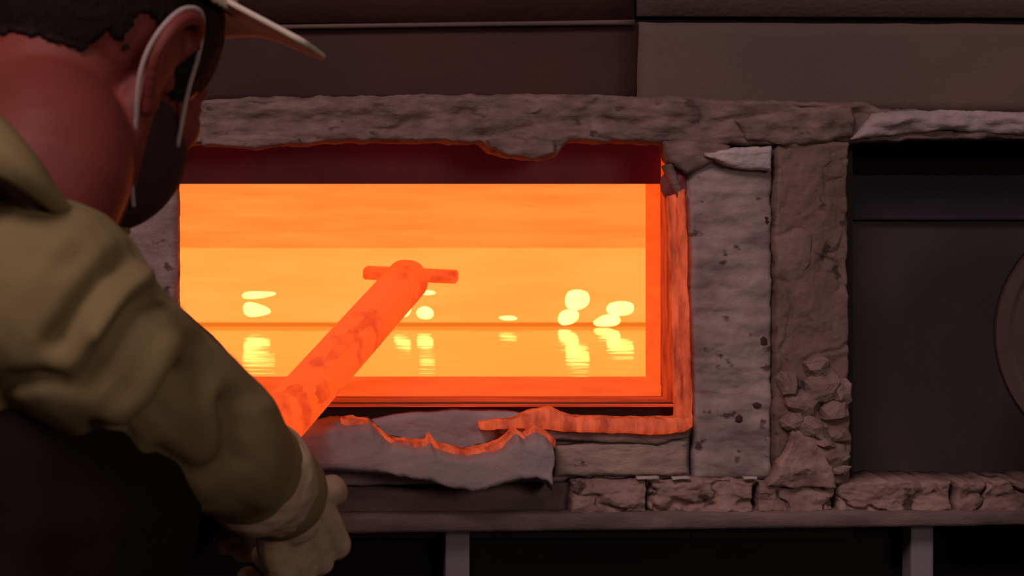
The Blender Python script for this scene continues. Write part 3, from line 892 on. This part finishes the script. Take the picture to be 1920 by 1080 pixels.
# jacket: shoulders, chest and both sleeves, with creases
creases = [  # pixel polyline, half width px, depth m (negative: ridge)
    ([(240, 485), (200, 515), (150, 580), (110, 640)], 26, 0.013),
    ([(300, 552), (262, 570), (215, 640), (170, 715)], 24, 0.010),
    ([(270, 520), (220, 570), (180, 625)], 20, -0.006),
    ([(20, 720), (80, 712), (120, 722)], 18, 0.007),
    ([(340, 705), (300, 770), (235, 822), (190, 815)], 26, 0.016),
    ([(310, 650), (270, 740), (210, 790)], 30, -0.008),
    ([(430, 760), (442, 800), (440, 860)], 24, 0.011),
    ([(400, 740), (395, 830), (370, 900)], 22, -0.005),
    ([(300, 860), (350, 890), (400, 880)], 24, 0.007),
    ([(490, 770), (505, 840), (490, 930)], 26, -0.006),
    ([(370, 650), (385, 690), (380, 730)], 24, 0.006),
    ([(70, 480), (110, 500), (150, 480)], 22, 0.003),
]
def seg_dist(p, a, b):
    ax_, ay = a; bx, by = b
    dx, dy = bx - ax_, by - ay
    t = max(0, min(1, ((p[0] - ax_) * dx + (p[1] - ay) * dy) / (dx * dx + dy * dy)))
    return math.hypot(p[0] - ax_ - dx * t, p[1] - ay - dy * t)
def jacket_shape(co, n):
    h = 0.0016 * noise.fractal(co * 12, 0.9, 2.0, 3)
    if n.dot(Vector((0, 0, CAM_Z)) - co) > 0:
        p = to_px(co)
        for pts, w, dep in creases:
            dm = min(seg_dist(p, pts[i], pts[i + 1]) for i in range(len(pts) - 1))
            if dm < w * 2.5:
                h -= dep * math.exp(-(dm / w) ** 2)
    return h
j = Soup()
j.limb([neck_b + Vector((-0.045, 0.01, -0.075)), chest + Vector((-0.01, 0, 0.01)), chest + (pelvis - chest) * 0.35], [0.105, 0.158, 0.115], 28)
j.limb([neck_b + Vector((-0.05, 0.0, -0.065)), W(70, 545, 1.04), W(150, 630, 1.05), W(245, 700, 1.10), W(330, 775, 1.16), W(395, 825, 1.21), W(450, 868, 1.26), W(520, 920, 1.32)],
       [0.055, 0.068, 0.064, 0.058, 0.060, 0.058, 0.048, 0.044], 22)
j.limb([neck_b + Vector((-0.05, 0.03, -0.065)), sh_l, (sh_l + el_l) / 2, el_l, (el_l + wr_l) / 2, wr_l - (wr_l - el_l) * 0.1], [0.055, 0.068, 0.062, 0.060, 0.054, 0.046], 22)
jacket = j.build('jacket', 0.0042, 3, M['khaki'], PE, jacket_shape)

# collar: a standing band folded over, open at the throat
cl_in = [Vector((-0.150, 1.265, 1.325)), Vector((-0.215, 1.235, 1.385)), Vector((-0.268, 1.15, 1.420)), Vector((-0.272, 1.07, 1.425)), W(-120, 150, 1.02), W(-20, 205, 1.00), W(60, 290, 0.99), W(118, 375, 1.02), W(170, 425, 1.08), W(215, 430, 1.16)]
cl_lo = [Vector((-0.150, 1.280, 1.300)), Vector((-0.230, 1.265, 1.345)), Vector((-0.300, 1.165, 1.375)), Vector((-0.302, 1.06, 1.375)), W(-140, 300, 0.985), W(-40, 320, 0.975), W(40, 355, 0.98), W(105, 402, 1.01), W(160, 445, 1.07), W(215, 450, 1.16)]
verts, faces = [], []
nc = 36
Pi, _ = smooth_path(cl_in, [1] * len(cl_in), 8); Pl, _ = smooth_path(cl_lo, [1] * len(cl_lo), 8)
col_c = Vector((-0.185, 1.13, 1.36))
MC = 8
for i in range(len(Pi)):
    a, b2 = Pi[i], Pl[i]
    outw = (a - col_c); outw.z = 0; outw.normalize()
    for k in range(MC + 1):
        t = k / MC
        p = a.lerp(b2, t)
        p = p + (outw + Vector((0, 0, 0.2))).normalized() * 0.012 * math.sin(math.pi * t)
        verts.append(p)
    # inner stand going down inside
    verts.append(a - outw * 0.014 + Vector((0, 0, -0.010)))
    verts.append(a - outw * 0.016 + Vector((0, 0, -0.045)))
row = MC + 3
for i in range(len(Pi) - 1):
    b0, b1 = i * row, (i + 1) * row
    for k in range(MC):
        faces.append([b0 + k, b0 + k + 1, b1 + k + 1, b1 + k])
    faces.append([b0, b1, b1 + MC + 1, b0 + MC + 1])
    faces.append([b0 + MC + 1, b1 + MC + 1, b1 + MC + 2, b0 + MC + 2])
cr = mesh('collar', verts, faces, M['khaki'], jacket, True)
so = cr.modifiers.new('thickness', 'SOLIDIFY'); so.thickness = 0.004; so.offset = 0

# gloves
def glove_shape(co, n):
    return 0.0015 * noise.fractal(co * 40, 0.9, 2.0, 3)
gl = Soup(); hand_shapes(gl, grow=0.0016, **hand_r)
gl.limb([wr_r + (el_r - wr_r).normalized() * 0.055, wr_r + (el_r - wr_r).normalized() * 0.02, wr_r], [0.050, 0.043, 0.033], 20)
gl.build('glove', 0.0022, 2, M['khaki_glove'], PE, glove_shape)
gl = Soup(); hand_shapes(gl, grow=0.0030, **hand_l)
gl.limb([wr_l + (el_l - wr_l).normalized() * 0.05, wr_l], [0.046, 0.034], 20)
gl.build('glove', 0.0032, 2, M['khaki_glove'], PE, glove_shape)

# near-black cover putting the trunk's shade into colour, trousers, boots
ap = Soup()
ap.limb([chest + Vector((0.0, -0.01, -0.080)), chest + (pelvis - chest) * 0.5 + Vector((0.01, 0, 0)), pelvis, pelvis + Vector((0.02, 0, -0.2))], [0.166, 0.174, 0.176, 0.178], 36)
ap.build('shaded_trunk', 0.006, 3, M['dark_cloth'], PE, lambda c, n: 0.003 * noise.fractal(c * 9, 0.9, 2, 3))
tr = Soup()
tr.ball(pelvis, (0.15, 0.17, 0.13))
for hip, kn, an in ((hip_r, kn_r, an_r), (hip_l, kn_l, an_l)):
    tr.limb([hip, (hip + kn) / 2, kn, (kn * 0.6 + an * 0.4), an], [0.105, 0.092, 0.078, 0.075, 0.066])
tr.build('trousers', 0.007, 3, M['dark_cloth'], PE, lambda c, n: 0.006 * noise.fractal(c * 10, 0.9, 2, 3))
for an in (an_r, an_l):
    bt = Soup()
    bt.limb([an + Vector((0, 0, 0.04)), an + Vector((0, 0, -0.02))], [0.05, 0.05], 16)
    bt.limb([an + Vector((-0.03, -0.02, -0.045)), an + Vector((0.08, 0.06, -0.045)), an + Vector((0.14, 0.10, -0.048))], [0.036, 0.042, 0.034], 16)
    bt.build('boot', 0.005, 3, M['boot'], PE)
